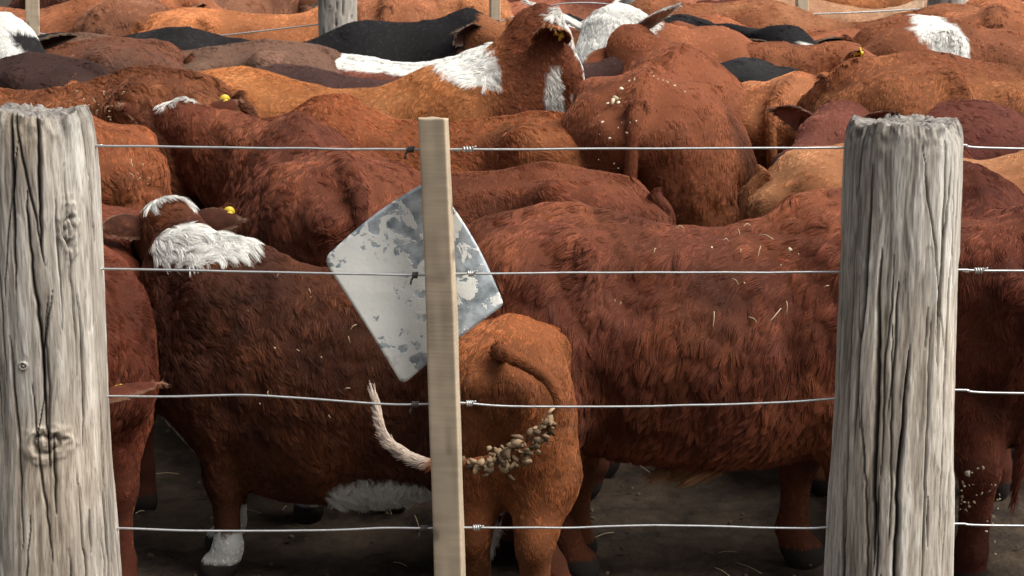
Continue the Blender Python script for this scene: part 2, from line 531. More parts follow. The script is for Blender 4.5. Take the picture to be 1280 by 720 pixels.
    if pattern in ('hereford', 'blackwf'):
        face = (hf > .04) & head & (np.abs(hl_) + nz * .03 < .062 + .03 * sstep(.1, .4, hf)) & (hu > -.06)
        paint(face)
        paint((hf > .26) & head)
        paint((np.abs(hf + .015) + nz * .03 < .062) & (np.abs(hl_) < .08) & (hu > .015), le=.038 * shag + .01)
        if not ps.nobelly: paint((V[:, 2] + nz * .05 < .50) & (V[:, 0] > -.45) & (V[:, 0] < .45) & (np.abs(V[:, 1]) < .26) & (V[:, 2] > .30) & (N[:, 2] < -.25))
        paint((V[:, 0] > .55) & (V[:, 2] < .72 + nz * .1) & (V[:, 2] > .45) & (np.abs(V[:, 1]) < .12))
        paint((V[:, 2] + nz * .05 < .17))
    if pattern == 'muzzle':
        paint((hf > .22) & head & (hu > -.09))
        paint((hf > .10) & head & (np.abs(hl_) + nz * .02 < .025) & (hu > 0))
    if pattern == 'edge':
        paint(head & (hf < .03) & (hu > -.02) & (nz > -.25))
        paint((hf > -.14) & (hf < .03) & (np.abs(hl_) < .15) & (hu > .0) & (V[:, 0] > .45))
        paint(head & (hl_ < -.035 + nz * .02) & (hu > -.03) & (hf < .36))
    if pattern == 'whiteface':
        paint(head & (hf > -.03))
        paint((np.abs(hf) + nz * .02 < .11) & (np.abs(hl_) < .13) & (hu > -.08), le=.03)
    for (c_, r_) in white:
        k_ = ell(V, c_, r_) + nz * .22 > 0
        paint(k_, le=.045 * shag)
    if headcol is not None:
        paint(head & (hf > .0), np.array(headcol))
    for (c_, r_, k__, l_) in spots:
        paint(ell(V, c_, r_) + nz * .3 > 0, np.array(k__), l_)
    nose = head & (hf > .395)
    C[nose] = NOSE; Lh[nose] = .003
    hoof = V[:, 2] < .055
    C[hoof] = (.05, .042, .036); Lh[hoof] = 0
    for (o0, cnt_, ec, eb, ed, en) in ears:
        sl2 = slice(o0, o0 + cnt_)
        evn = vn(V[sl2], 40, 5)[:, None]
        inn = np.array([.12, .052, .038]) * .6 + B * .3 if earcol is None else np.array(earcol)
        cc = np.where(ec[:, None] == 0, inn[None], (B * 1.15)[None]) * (1 + .35 * evn)
        cc = np.where((ec[:, None] % 1) > .2, (B * .9 + np.array([.16, .12, .08]))[None] * (1 + .3 * evn), cc)
        if pattern == 'whiteface': cc = np.where(ec[:, None] == 0, np.array([.50, .40, .32])[None], W_[None])
        C[sl2] = cc; Lh[sl2] = np.where(ec % 1 > .2, .030, .021)
    C[t0:t1] = B * .95; Lh[t0:t1] = np.interp(np.repeat(np.linspace(0, 1, len(tp)), 8).tolist() + [0, 1], [0, .3, .7, 1], [.03, .02, .03, .055]) * (1 if shag > .8 else .8)
    if tailcol is not None:
        q = np.array(np.repeat(np.linspace(0, 1, len(tp)), 8).tolist() + [0, 1])
        k_ = np.where(q > tailcol)[0] + t0
        C[k_] = np.array([.62, .50, .40])
    FL = np.full((n, 3), np.nan)
    FL[t0:t1] = np.vstack([np.repeat(nrm(np.gradient(tp, axis=0)), 8, axis=0), [[-1, 0, 0]], nrm(tp[-1:] - tp[-2:-1])])
    for (o0, cnt_, ec, eb, ed, en) in ears:
        FL[o0:o0 + cnt_] = ed
    dk_ = C.min(1) < .35
    C[dk_] *= np.array([.90, .83, .80])
    C = np.clip(C, .004, .85)
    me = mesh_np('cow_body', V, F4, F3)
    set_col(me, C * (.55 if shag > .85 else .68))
    root = bpy.data.objects.new('cow', me); COL.objects.link(root)
    me.materials.append(M_SKIN)
    root.location = loc; root.rotation_euler = (0, 0, R(hd)); root.scale = (s, s, s)
    root['label'] = name_label; root['category'] = cat; root['group'] = 'cattle crowded in the pen'
    Vw = (V * s) @ Rm.T + loc
    # eyes
    for sd_ in (1, -1):
        sp = bpy.data.meshes.new('eye')
        import bmesh
        bm = bmesh.new(); bmesh.ops.create_uvsphere(bm, u_segments=14, v_segments=9, radius=.021 * ps.hs)
        bm.to_mesh(sp); bm.free()
        for pl in sp.polygons: pl.use_smooth = True
        e = link('eye', sp, M_EYE, root)
        e.location = ps.H(.135, .083 * sd_, -.005)
    if tag is not None:
        for (which, along) in tag:
            o0, cnt_, ec, eb, ed, en = ears[0 if which > 0 else 1]
            up_ = np.cross(ed, en)
            tgm = []
            c0 = eb + ed * along * .2 * ps.hs - en * .004 + nrm(en * .6 + up_ * .8) * .016 + up_ * .02
            tx = nrm(en * .6 + up_ * .8)
            for (dd, rr, hh) in ((.010, .022, .005), (-.016, .013, .004), (0, .006, .040)):
                a_ = c0 + tx * (dd - hh / 2); b_ = c0 + tx * (dd + hh / 2)
                tgm.append(tube(np.linspace(a_, b_, 3), rr, 14))
            g = link('ear_tag', mesh_np('ear_tag', *join(tgm), smooth=False), M_TAG, root)
    # ---- hair
    n3 = nrm(np.cross(V[T[:, 1]] - V[T[:, 0]], V[T[:, 2]] - V[T[:, 0]]))
    cen = V[T].mean(1); cw = (cen * s) @ Rm.T + loc; nw = n3 @ Rm.T
    area = np.linalg.norm(np.cross(V[T[:, 1]] - V[T[:, 0]], V[T[:, 2]] - V[T[:, 0]]), axis=1) * .5 * s * s
    vd = nrm(np.array([0, 0, CAM_H]) - cw)
    fac = (nw * vd).sum(1)
    px_, py_ = proj(cw)
    wgt = area * np.where(fac > .15, 1.0, np.where(fac > -.35, .6, 0.0))
    wgt *= (px_ > -220) & (px_ < 1500) & (py_ > -90) & (py_ < 800)
    tl = Lh[T].mean(1)
    wgt *= tl > .001
    wgt *= np.where(tl < .02, 1.5, 1.0)
    if Y > 5.5: wgt *= np.where(cw[:, 2] < .55, .12, 1)
    if Y > 6.5: wgt *= np.where(cw[:, 2] < .85, .25, 1)
    per = float(np.interp(Y, [4.2, 5.2, 6.3, 8, 11, 14], [110e3, 90e3, 64e3, 42e3, 22e3, 16e3])) * dens * QUALITY
    rad = float(np.interp(Y, [4.2, 5.2, 6.3, 8, 11, 14], [.00062, .0007, .00095, .0014, .0022, .0028])) / s
    tot = wgt.sum() * per
    ns = int(min(tot, 130e3))
    TICK[len(TICK)] = (name_label[:30], round(s, 2), ns)
    if ns > 50:
        pr = wgt / wgt.sum()
        ti = rng.choice(len(T), ns, p=pr)
        a_, b_ = rng.random(ns), rng.random(ns)
        fl = a_ + b_ > 1; a_[fl], b_[fl] = 1 - a_[fl], 1 - b_[fl]
        bc = np.stack([1 - a_ - b_, a_, b_], 1)[..., None]
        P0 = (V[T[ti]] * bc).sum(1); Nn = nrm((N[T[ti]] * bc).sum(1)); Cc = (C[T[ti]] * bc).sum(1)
        LL = (Lh[T[ti]] * bc[..., 0]).sum(1)
        # lie of the coat
        up_ = sstep(.78, 1.08, P0[:, 2])
        fl_ = np.stack([-.30 - .75 * up_, P0[:, 0] * 0, -1.0 + .55 * up_], 1)
        fl_[:, 1] = np.sign(P0[:, 1]) * .5 * (P0[:, 2] > .9)
        fl_ += vn3(P0, 4.0, seed + 40) * .50 + vn3(P0, 12, seed + 50) * (.22 + curl)
        isn = P0[:, 0] > .5
        hmask = ((P0 - ps.poll) @ ps.f > -.03) & isn & (P0[:, 2] > .45)
        fl_[hmask] = -ps.f * .2 + ps.f * 1.0 - ps.u * .1 + vn3(P0[hmask], 14, seed + 60) * .3
        fx = FL[T[ti][:, 0]]; hasf = ~np.isnan(fx[:, 0])
        fl_[hasf] = fx[hasf] + vn3(P0[hasf], 30, seed + 70) * .25
        tg = nrm(fl_ - Nn * (fl_ * Nn).sum(1, keepdims=True))
        # clumps
        cs = float(np.interp(Y, [4.2, 6, 9], [26, 18, 9]))
        nc = max(8, int(ns / cs))
        ci = rng.choice(ns, nc, replace=False)
        kd = KDTree(nc)
        for q, i in enumerate(ci): kd.insert(P0[i], q)
        kd.balance()
        own = np.fromiter((kd.find(p_)[1] for p_ in P0), int, ns)
        cj_dir = rng.normal(0, .08 + .38 * curl, (nc, 3)) * (.6 + .5 * max(0.0, shag - 1.1)); cj_len = rng.uniform(.8, 1.2, nc); cj_b = rng.normal(0, .055 + .10 * max(0.0, shag - 1.1), nc)
        cj_lift = rng.uniform(.12, .36, nc) * (1 + hairup)
        LL = LL * cj_len[own] * rng.uniform(.75, 1.15, ns)
        tdir = nrm(tg + cj_dir[own] + rng.normal(0, .16, (ns, 3)))
        tdir = nrm(tdir - Nn * ((tdir * Nn).sum(1) - 0)[:, None])
        lift_ = cj_lift[own] + rng.normal(0, .06, ns)
        K = 5
        ts = np.linspace(0, 1, K)
        side_ = np.cross(Nn, tdir)
        curl_a = rng.normal(0, .25 + .9 * curl, nc)[own]
        pts = np.zeros((ns, K, 3)); pts[:, 0] = P0 - Nn * .002
        for q in range(1, K):
            t_m = (ts[q] + ts[q - 1]) / 2
            dq = nrm(tdir + Nn * (lift_ * (1.15 - 1.25 * t_m))[:, None] + side_ * (curl_a * t_m)[:, None] + np.array([0, 0, -.35 * t_m * shag]))
            pts[:, q] = pts[:, q - 1] + dq * (LL / (K - 1))[:, None]
        ck = max(0.0, shag - 1.1) * 1.1 + max(0.0, curl - .5) * .7
        cl = np.minimum(rng.uniform(.05, .42, nc)[own] * min(1.3, .6 + .5 * shag) + .42 * ck, .85)
        cpt = pts[ci][own]
        for q in range(1, K):
            pts[:, q] += (cpt[:, q] - pts[:, q]) * (cl * ts[q] ** 1.1)[:, None] * .9
        streak = vn(P0 * [1, 1, .25] + tg * .0, 38, seed + 80) * .16 + fbm(P0 * [1, 1, .6], 11, seed + 83) * .34 + fbm(P0, 4.5, seed + 88) * .22
        bright = np.exp(rng.normal(0, .12, ns) + cj_b[own] + streak)
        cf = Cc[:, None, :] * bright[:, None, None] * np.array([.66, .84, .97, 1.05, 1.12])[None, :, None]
        wh = Cc.min(1) > .4
        cf[wh] = Cc[wh][:, None, :] * (.9 + .1 * bright[wh])[:, None, None]
        cf = np.clip(cf, .003, .88)
        rr = rad * np.array([1.1, 1.0, .85, .6, .25])[None, :] * rng.uniform(.8, 1.25, ns)[:, None]
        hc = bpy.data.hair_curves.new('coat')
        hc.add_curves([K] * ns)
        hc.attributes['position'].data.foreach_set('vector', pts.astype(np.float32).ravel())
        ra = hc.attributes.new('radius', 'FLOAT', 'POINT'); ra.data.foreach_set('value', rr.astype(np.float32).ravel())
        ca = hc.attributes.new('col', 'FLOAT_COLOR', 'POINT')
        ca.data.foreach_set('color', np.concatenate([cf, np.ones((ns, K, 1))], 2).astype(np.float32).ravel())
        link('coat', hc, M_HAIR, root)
    if DEBUG:
        dl = np.array([[-.55,0,1.17],[-.80,0,.9],[.42,0,1.18]]); dl = np.vstack([dl, ps.poll+.1*ps.u, ps.H(.43,0,0), eb*0+ears[0][3]+ears[0][4]*.2, ears[1][3]+ears[1][4]*.2])
        dx, dy = proj((dl*s) @ Rm.T + loc)
        print('DBG %-46s s=%.2f Y=%.1f..%.1f rump(%d,%d) tail %d with(%d,%d) poll(%d,%d) muz(%d,%d) earL(%d,%d) earR(%d,%d)' % (name_label[:46], s, ((dl[0]*s) @ Rm.T+loc)[1], ((dl[4]*s) @ Rm.T+loc)[1], dx[0],dy[0],dx[1],dx[2],dy[2],dx[3],dy[3],dx[4],dy[4],dx[5],dy[5],dx[6],dy[6]))
    root_info = dict(tp=tp, root=root, V=Vw, T=T, s=s, loc=loc, Rm=Rm)
    return root_info

#@@CATTLE
t_start = time.time()
HUP = Pose(neck=(0, 40, .50), head=(0, -20))
HLOW = Pose(neck=(0, -12, .50), head=(0, -55))
def PZ(**k): return Pose(**k)

D = cow('large shaggy dark red calf standing side on with a pale tuft under its belly', 850, 258, 4.5, 9, 'm', (.148, .047, .026), second=(.27, .092, .042),
        pose=PZ(neck=(-10, 5, .5), head=(0, -50), steps=(.20, .10, -.02, .10), deep=.80, hump=.3, legs=1.35), shag=1.7, curl=.22, seed=11,
        spots=[((.02, 0, .385), (.10, .13, .09), (.42, .22, .10), .12)])
B = cow('brown and white calf with a fluffy white crest, head turned away beside the thick post', 440, 318, 4.58, 166, 'm', (.075, .026, .014), second=(.175, .064, .028),
        pattern='hereford', white=[((.50, -.0, 1.19), (.22, .15, .10)), ((-.22, .16, .33), (.22, .22, .10)), ((-.52, .14, .30), (.10, .2, .20))],
        pose=PZ(neck=(-40, 38, .42), head=(-50, -18), steps=(.05, .12, 0, .1), ear=(.1, .2), deep=.56, fat=1.0, nobelly=True, legs=1.4), shag=1.4, curl=.5, tag=[(-1, .75)], seed=12)
C = cow('small orange calf seen from behind swishing its dung-caked tail across', 634, 402, 4.12, 80, 'r', (.30, .105, .038), second=(.36, .14, .055),
        pose=PZ(neck=(30, -30, .45), head=(20, -60), deep=.78, steps=(.1, 0, 0, 0), slim=.84, bony=.3, legs=1.7), shag=.9, curl=.2, seed=13, cat='calf',
        tail=[(-.70, .0, 1.12), (-.80, -.06, 1.13), (-.86, -.20, 1.07), (-.89, -.24, .96), (-.93, -.12, .84), (-.95, .14, .775), (-.93, .33, .84), (-.90, .39, .99)], tailcol=.74)
H = cow('curly coated brown calf seen from behind, its head with a white poll turned left', 430, 192, 5.1, 106, 'r', (.135, .042, .022), second=(.24, .082, .04),
        pattern='hereford', pose=PZ(neck=(50, 21, .54), head=(0, -14), ear=(-.45, .15), hs=.88), shag=1.2, curl=.9, tag=[(-1, .7)], seed=14)
F = cow('smooth red brown cow between the curly calf and the large shaggy calf', 590, 208, 5.5, 163, 'm', (.17, .052, .026), second=(.23, .08, .038),
        pose=PZ(neck=(0, -12, .45), head=(0, -50)), shag=.9, curl=.2, seed=15)
A = cow('dark red calf half hidden behind the thick post with its head lowered', 78, 300, 4.4, 278, 'w', (.13, .038, .02),
        pose=PZ(neck=(8, -22, .46), head=(10, -70), ear=(.3, .1), deep=.75, legs=1.3), shag=1.1, curl=.4, tag=[(1, .4)], seed=16, cat='calf')
E = cow('dark maroon calf seen from behind at the far side of the cracked post', 1290, 268, 4.5, 86, 'r', (.115, .032, .018), second=(.19, .058, .03),
        shag=1.2, curl=.3, seed=17, cat='calf', pose=PZ(deep=.7, legs=1.35))
RR = cow('rust coloured calf rump rising just behind the thick post', 105, 150, 5.75, 105, 'r', (.25, .085, .034), shag=1.1, seed=18, cat='calf')
S = cow('pale tan cow whose back slopes up behind the cracked post', 1195, 186, 5.5, 8, 'm', (.33, .14, .06), second=(.42, .21, .10),
        shag=.8, curl=.2, seed=19)
T_ = cow('dark maroon cow laying its head low behind the cracked post, one pink ear out', 1205, 137, 5.95, 172, 'w', (.115, .035, .024), second=(.17, .06, .04),
        pose=PZ(neck=(0, 24, .38), head=(62, -12), ear=(-.15, .0)), shag=.8, seed=20, earcol=(.36, .15, .11))
I2 = cow('orange brown cow side on just in front of the white crested cow', 560, 142, 6.15, 160, 'm', (.27, .088, .034), second=(.34, .13, .05), shag=1.0, pose=PZ(neck=(0, -32, .4), head=(0, -60)), seed=21)
I = cow('golden orange cow with white crest and throat stripe raising its tagged head', 420, 95, 6.85, 3, 'm', (.34, .13, .042), second=(.42, .19, .07),
        pattern='hereford', white=[((.49, .0, 1.17), (.16, .16, .12)), ((.78, -.11, 1.10), (.032, .12, .13))],
        pose=PZ(neck=(2, 52, .42), head=(13, -60), ear=(.25, .55), es=(.9, 1.25), hs=1.06), shag=.9, curl=.3, tag=[(-1, .35)], seed=22, neckcol=(.19, .062, .028))
K = cow('broad reddish cow seen from behind with dried flecks on its rump', 808, 92, 5.95, 78, 'r', (.22, .072, .032), second=(.28, .10, .044),
        pose=PZ(neck=(47, 35, .36), head=(12, -25), ear=(.9, .35), fat=1.03, hs=.85), shag=.75, curl=.2, dens=1.5, seed=23)
J = cow('white faced cow with pointed ears looking down to the left behind the broad cow', 896, 68, 7.75, 222, 'w', (.25, .09, .04), pattern='whiteface',
        pose=PZ(neck=(-12, 28, .50), head=(14, -50), ear=(-.55, .1), es=(1.25, .50), hs=1.14), scale=1.10, shag=.5, curl=.1, seed=24)
L = cow('smooth tan cow rump between the broad cow and the cow with the curled hip', 985, 96, 6.9, 68, 'r', (.33, .125, .05), second=(.40, .17, .075), shag=.6, curl=.15, seed=25)
M = cow('large rusty cow side on behind the cracked post, hair curling at its hip', 1112, 68, 6.2, 14, 'r', (.21, .072, .03), second=(.36, .145, .055), shag=.9, curl=.4, seed=26)
Q_ = cow('shaggy dark brown cow with its back just above the thick post', 50, 90, 6.4, 178, 'm', (.14, .05, .024), second=(.27, .105, .042), shag=1.5, curl=.8, seed=27)
R1 = cow('grey brown cow with a long flat back', 235, 56, 7.9, 175, 'm', GREYB, second=(.21, .13, .09), shag=.7, seed=28)
R2 = cow('dark chocolate cow lying low between the golden cow and the white backed cow', 470, 91, 7.25, 356, 'm', (.055, .026, .022), second=(.075, .04, .034), shag=.5, curl=.1, seed=29)
R3 = cow('brown cow with a white stripe all along its back', 490, 68, 7.8, 344, 'm', (.12, .045, .03), white=[((-.1, 0, 1.2), (.9, .17, .13))], shag=.8, seed=30)
R4 = cow('brown cow with dark smudged flank near the black and white head', 20, 52, 7.75, 184, 'm', (.16, .065, .035), second=(.10, .06, .045), shag=.8, seed=31)
R5 = cow('nearly black brown cow back at the picture edge above the shaggy cow', -60, 76, 7.3, 170, 'm', (.045, .024, .02), second=(.07, .04, .03), shag=.5, seed=32)
R6 = cow('black cow whose white edged head rests by the thin stake', -305, 32, 7.85, 350, 'm', BLACK, second=(.02, .02, .02), pattern='edge',
        pose=PZ(neck=(0, 15, .5), head=(-30, -40), hs=1.15), shag=.5, seed=33)
R7 = cow('black cow with an orange head between the white backed cow and the tagged cow', 322, 44, 8.6, 6, 'm', BLACK, second=(.02, .018, .018), headcol=(.30, .12, .05),
        pose=PZ(neck=(0, 24, .48), head=(-22, -18), hs=1.1), shag=.5, seed=34)
O1 = cow('reddish cow stretching its neck out level with a yellow ear tag', 850, 40, 7.8, 305, 'w', (.22, .075, .035), second=(.29, .11, .05),
        pose=PZ(neck=(48, 8, .62), head=(46, -20), ear=(-.3, .1)), shag=.7, curl=.2, tag=[(-1, .6)], seed=35)
P1 = cow('black cow with a smooth back beside the broad reddish cow', 920, 76, 7.35, 55, 'r', (.016, .016, .017), second=(.03, .03, .03), shag=.5, seed=36)
P2 = cow('black cow with a white muzzle near the white painted stake', 768, 30, 8.9, 305, 'm', BLACK, second=(.02, .02, .022), pattern='muzzle',
        pose=PZ(neck=(10, 14, .5), head=(-10, -20), hs=1.1), shag=.5, seed=37)
N1 = cow('rusty cow with a big white patch on its rump', 1265, 26, 8.1, 12, 'm', (.22, .08, .036), white=[((-.42, -.12, 1.10), (.11, .18, .16))], shag=.7, seed=38)
N2 = cow('rusty red cow behind the one with the white rump patch', 1090, 14, 9.2, 175, 'm', (.26, .10, .045), second=(.36, .17, .08), shag=.7, seed=39)
U = cow('tan cow rump at the right edge of the herd', 1245, 8, 8.7, 75, 'r', (.29, .11, .048), shag=.7, seed=40)
cow('white headed cow glimpsed past the tip of the white faced one', 885, 30, 9.0, 182, 'w', (.25, .09, .04), pattern='whiteface',
    pose=PZ(neck=(0, 24, .45), head=(-40, -20), hs=1.0), shag=.6, seed=41)
far = [
    ('brown cow seen three quarter from behind left of the knotty far post', 150, -2, 11.2, 60, 'r', (.20, .085, .045), (.27, .13, .075)),
    ('orange cow standing against the knotty far post', 330, 12, 11.0, 20, 'm', (.33, .13, .05), None),
    ('rusty cow by the far thin stake over the black head', 20, 2, 11.5, 5, 'm', (.26, .10, .045), None),
    ('orange cow rump with dung down its leg, right of the knotty far post', 492, -12, 10.7, 84, 'r', (.30, .12, .055), None),
    ('second orange cow rump with a dirty tail, left of the thin stake', 582, -10, 10.8, 96, 'r', (.33, .14, .06), None),
    ('reddish calf rounding its back behind the thin stake', 655, 3, 11.1, 6, 'r', (.24, .09, .05), None),
    ('long maroon cow behind the short far post', 800, -6, 11.3, 178, 'm', (.12, .035, .022), (.19, .06, .03)),
    ('fawn cow behind the white painted stake', 1080, 2, 11.0, 5, 'm', (.36, .20, .11), (.5, .36, .24)),
    ('orange cow in the far corner beyond the split far post', 1250, -10, 11.4, 172, 'm', (.32, .13, .05), None),
    ('dark brown cow deepest in the pen on the left', 240, -14, 13.4, 174, 'm', (.11, .045, .03), None),
]
for i, (lb, x, y, Y, hd, an, b, s2) in enumerate(far):
    cow(lb, x, y, Y, hd, an, b, second=s2, shag=.8, seed=60 + i)
print('CATTLE', round(time.time() - t_start), 's', sum(v[2] for v in TICK.values()), TICK)
#@@END

# ------------------------------------------------------------------ ground
def build_ground():
    def axis(a, b, fine, lo, hi):
        mid = np.arange(a, b, fine)
        g = 1.35 ** np.arange(1, 26) * fine
        up = b + np.cumsum(g); dn = a - np.cumsum(g)
        up = up[up < hi]; dn = dn[dn > lo]
        return np.concatenate([[lo], dn[::-1], mid, up, [hi]])
    xs = axis(-2.2, 2.4, .014, -400, 400); ys = axis(3.0, 6.6, .014, -60, 700)
    X, Y = np.meshgrid(xs, ys, indexing='ij')
    P = np.stack([X, Y, X * 0], -1)
    near = np.exp(-np.maximum(0, np.hypot(X, Y - 5) - 6) / 4)
    Z = (.022 * fbm(P, 2.2, 5) + .014 * np.abs(fbm(P, 9, 8)) + .006 * vn(P, 40, 2) + .003 * vn(P, 75, 4)) * near - .012
    V = np.stack([X, Y, Z], -1).reshape(-1, 3)
    nx, ny = len(xs), len(ys)
    i, j = np.meshgrid(np.arange(nx - 1), np.arange(ny - 1), indexing='ij')
    a = (i * ny + j).ravel()
    F = np.stack([a, a + ny, a + ny + 1, a + 1], 1)
    me = mesh_np('ground', V, F)
    m, t, p = mat('trampled_earth')
    tc = t.nodes.new('ShaderNodeTexCoord')
    n1 = t.nodes.new('ShaderNodeTexNoise'); n1.inputs['Scale'].default_value = 5; n1.inputs['Detail'].default_value = 10; n1.inputs['Roughness'].default_value = .7
    t.links.new(tc.outputs['Object'], n1.inputs['Vector'])
    cr = t.nodes.new('ShaderNodeValToRGB'); e = cr.color_ramp.elements
    e[0].position = .32; e[0].color = (.014, .010, .008, 1); e[1].position = .72; e[1].color = (.085, .060, .040, 1)
    t.links.new(n1.outputs[0], cr.inputs[0]); t.links.new(cr.outputs[0], p.inputs['Base Color'])
    p.inputs['Roughness'].default_value = .95; p.inputs['Specular IOR Level'].default_value = .15
    n2 = t.nodes.new('ShaderNodeTexNoise'); n2.inputs['Scale'].default_value = 60; n2.inputs['Detail'].default_value = 6
    t.links.new(tc.outputs['Object'], n2.inputs['Vector'])
    b = t.nodes.new('ShaderNodeBump'); b.inputs['Strength'].default_value = .8; b.inputs['Distance'].default_value = .01
    t.links.new(n2.outputs[0], b.inputs['Height']); t.links.new(b.outputs[0], p.inputs['Normal'])
    link('ground', me, m, kind='structure')
build_ground()

# ------------------------------------------------------------------ posts
def tha(px, cx, r=75): return -math.pi / 2 + math.asin(max(-.98, min(.98, (px - cx) / r)))
def post(name, label, cx, Y, topz, prof, seed, dark=1.0, nth=600, nz=1050, lean=(0, 0), hole=None, cat='fence post', warm=0., fine=1.0, z0=-.1, group='wooden posts of the fence', swirl=None, ncr=46, big=None, knots=()):
    th = np.linspace(0, 2 * math.pi, nth, endpoint=False)
    th = th + .5 * np.cos(th)      # finer towards the camera side
    zs = np.linspace(z0, topz, nz)
    TH, Z = np.meshgrid(th, zs, indexing='ij')
    rz = np.interp(zs, [q[0] for q in prof], [q[1] for q in prof])[None, :]
    R0 = np.broadcast_to(rz, TH.shape)
    cxs, sys_ = np.cos(TH), np.sin(TH)
    P = np.stack([cxs * .11, sys_ * .11, Z], -1)
    # the grain wanders and twists
    wob = .006 * vn(P * [1, 1, .3], 9, seed) + .0012 * vn(P * [1, 1, .5], 30, seed + 1) + .012 * vn(P * [1, 1, .5], 3.5, seed + 8)
    if swirl is not None:
        for (a0, z_, amp, sg) in swirl:
            da = (TH - a0 + math.pi) % (2 * math.pi) - math.pi
            g_ = np.exp(-((da * .11) ** 2 + ((Z - z_) * .55) ** 2) / sg ** 2)
            wob = wob + amp * g_ * np.sign(da) * (1 - np.exp(-(da * .11 / .012) ** 2))
    TA = TH + wob / .11
    G = np.stack([np.cos(TA) * .11, np.sin(TA) * .11, Z * .045], -1)
    g1 = vn(G, 42, seed + 2); g2 = vn(G * [1, 1, 1.3], 120, seed + 3); g3 = vn(G * [1, 1, 2.0], 320, seed + 4)
    plates = fbm(G * [1, 1, 1.6], 18, seed + 5)
    stepn = sstep(-.06, .06, vn(G * [1, 1, 3.0], 20, seed + 6)) + sstep(-.04, .04, vn(G * [1, 1, 2.5], 38, seed + 7)) * .6
    D_ = .0010 * g1 + .0011 * g2 + .0008 * g3 + .0035 * plates + .0022 * (stepn - .8)
    # cracks: thin deep lines where a noise crosses zero
    crack = np.zeros_like(TH)
    crg = np.random.default_rng(seed)
    lst = [(crg.uniform(-math.pi, 0), crg.uniform(-.1, topz), crg.uniform(.08, .5), crg.normal(0, .03), crg.uniform(.0011, .0017), crg.uniform(.004, .010)) for _ in range(ncr)]
    lst += [(t_, z_, l_, tl, w_ * .72, d_) for (t_, z_, l_, tl, w_, d_) in (big or [])]
    for q, (t_, zc_, ln, tilt, w_, dp) in enumerate(lst):
        u_ = (Z - zc_) / (ln * .5)
        tap = np.clip(1 - u_ ** 2, 0, 1)
        line = t_ + tilt * u_ / .11 * ln + .005 / .11 * vn(np.stack([Z, Z * 0 + q, Z * 0], -1), 9, seed + 5) + .0018 / .11 * vn(np.stack([Z, Z * 0 + q * 3.3, Z * 0], -1), 45, seed + 6)
        da = (TH + wob / .11 * .5 - line + math.pi) % (2 * math.pi) - math.pi
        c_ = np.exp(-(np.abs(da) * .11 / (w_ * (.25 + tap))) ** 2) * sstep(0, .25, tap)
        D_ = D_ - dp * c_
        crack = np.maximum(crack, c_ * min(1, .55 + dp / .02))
    for (kt, kz, ka, kb) in knots:
        da = (TH - kt + math.pi) % (2 * math.pi) - math.pi
        wv_ = .38 * vn(P, 90, seed + 61) + .30 * vn(P, 45, seed + 62)
        e_ = np.hypot(da * .11 / ka, (Z - kz) / kb) + wv_
        D_ = D_ + .005 * np.exp(-(e_ / .75) ** 2) - .007 * np.exp(-((e_ - 1) / .16) ** 2) + .004 * np.exp(-((e_ - 1.6) / .4) ** 2) - .003 * np.exp(-(e_ / .2) ** 2)
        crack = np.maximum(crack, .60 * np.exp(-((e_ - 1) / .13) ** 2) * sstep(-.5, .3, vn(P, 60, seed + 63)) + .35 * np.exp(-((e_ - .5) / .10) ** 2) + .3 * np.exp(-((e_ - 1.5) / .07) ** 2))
    # eroded top
    tz = topz - Z
    frag = np.exp(-tz / .05)
    pits = vn(P * [1, 1, .5], 55, seed + 50) * .5 + vn(P * [1, 1, .5], 110, seed + 51) * .5
    frag2 = np.exp(-(tz / .030) ** 2)
    D_ = D_ - frag * .0035 * (1 + 1.3 * pits) - frag2 * .004 * (1 + 1.2 * vn(P * [1, 1, .8], 80, seed + 52)) - np.exp(-tz / .010) * .007
    D_ = D_ * fine
    rr = R0 * (1 + .05 * vn(np.stack([cxs, sys_, Z * .8], -1), 1.6, seed + 60)) + D_
    topn = .012 * vn(np.stack([cxs, sys_, Z * 0], -1), 1.6, seed + 70) + .004 * vn(np.stack([cxs, sys_, Z * 0], -1), 9, seed + 71) + .003 * vn(np.stack([cxs, sys_, Z * 0], -1), 26, seed + 72)
    Zd = Z + topn * np.exp(-tz / .10)
    X = rr * cxs; Yy = rr * sys_
    hgt = Z - topz
    V = np.stack([cx + X + lean[0] * hgt, Y + Yy + lean[1] * hgt, Zd], -1)
    tone = np.clip(.56 + .16 * g1 + .22 * g2 + .22 * g3 + .18 * plates + .16 * (stepn - .8), 0, 1)
    drk, mid, lgt = np.array([.13, .11, .092]), np.array([.41, .36, .30]), np.array([.74, .69, .61])
    t2 = tone[..., None]
    C = np.where(t2 < .5, drk + (mid - drk) * t2 * 2, mid + (lgt - mid) * (t2 - .5) * 2)
    big = fbm(P * [1, 1, .3], 6, seed + 80)
    C = C * (1 + .22 * big[..., None]) * np.array([1 + .05 * warm, 1, 1 - .08 * warm])
    tan = sstep(.1, .7, vn(P * [1, 1, .4], 7, seed + 81))[..., None] * .5
    C = C * (1 - tan) + C * np.array([1.12, .98, .80]) * tan
    # weather-greyed top end
    C = C * (1 - .42 * np.exp(-tz / .06)[..., None]) * dark
    C = C * (1 - .55 * frag2[..., None] * sstep(-.2, .5, vn(P * [1, 1, .7], 95, seed + 53))[..., None])
    C = C * (1 - .93 * np.clip(crack, 0, 1)[..., None])  # cracks painted dark: shade too narrow to resolve, plus stained wood
    # cap rings
    Vs = [V.reshape(-1, 3)]; Cs = [C.reshape(-1, 3)]
    F = []
    i, j = np.meshgrid(np.arange(nth), np.arange(nz - 1), indexing='ij')
    a = (i * nz + j).ravel(); b = (((i + 1) % nth) * nz + j).ravel()
    F.append(np.stack([a, b, b + 1, a + 1], 1))
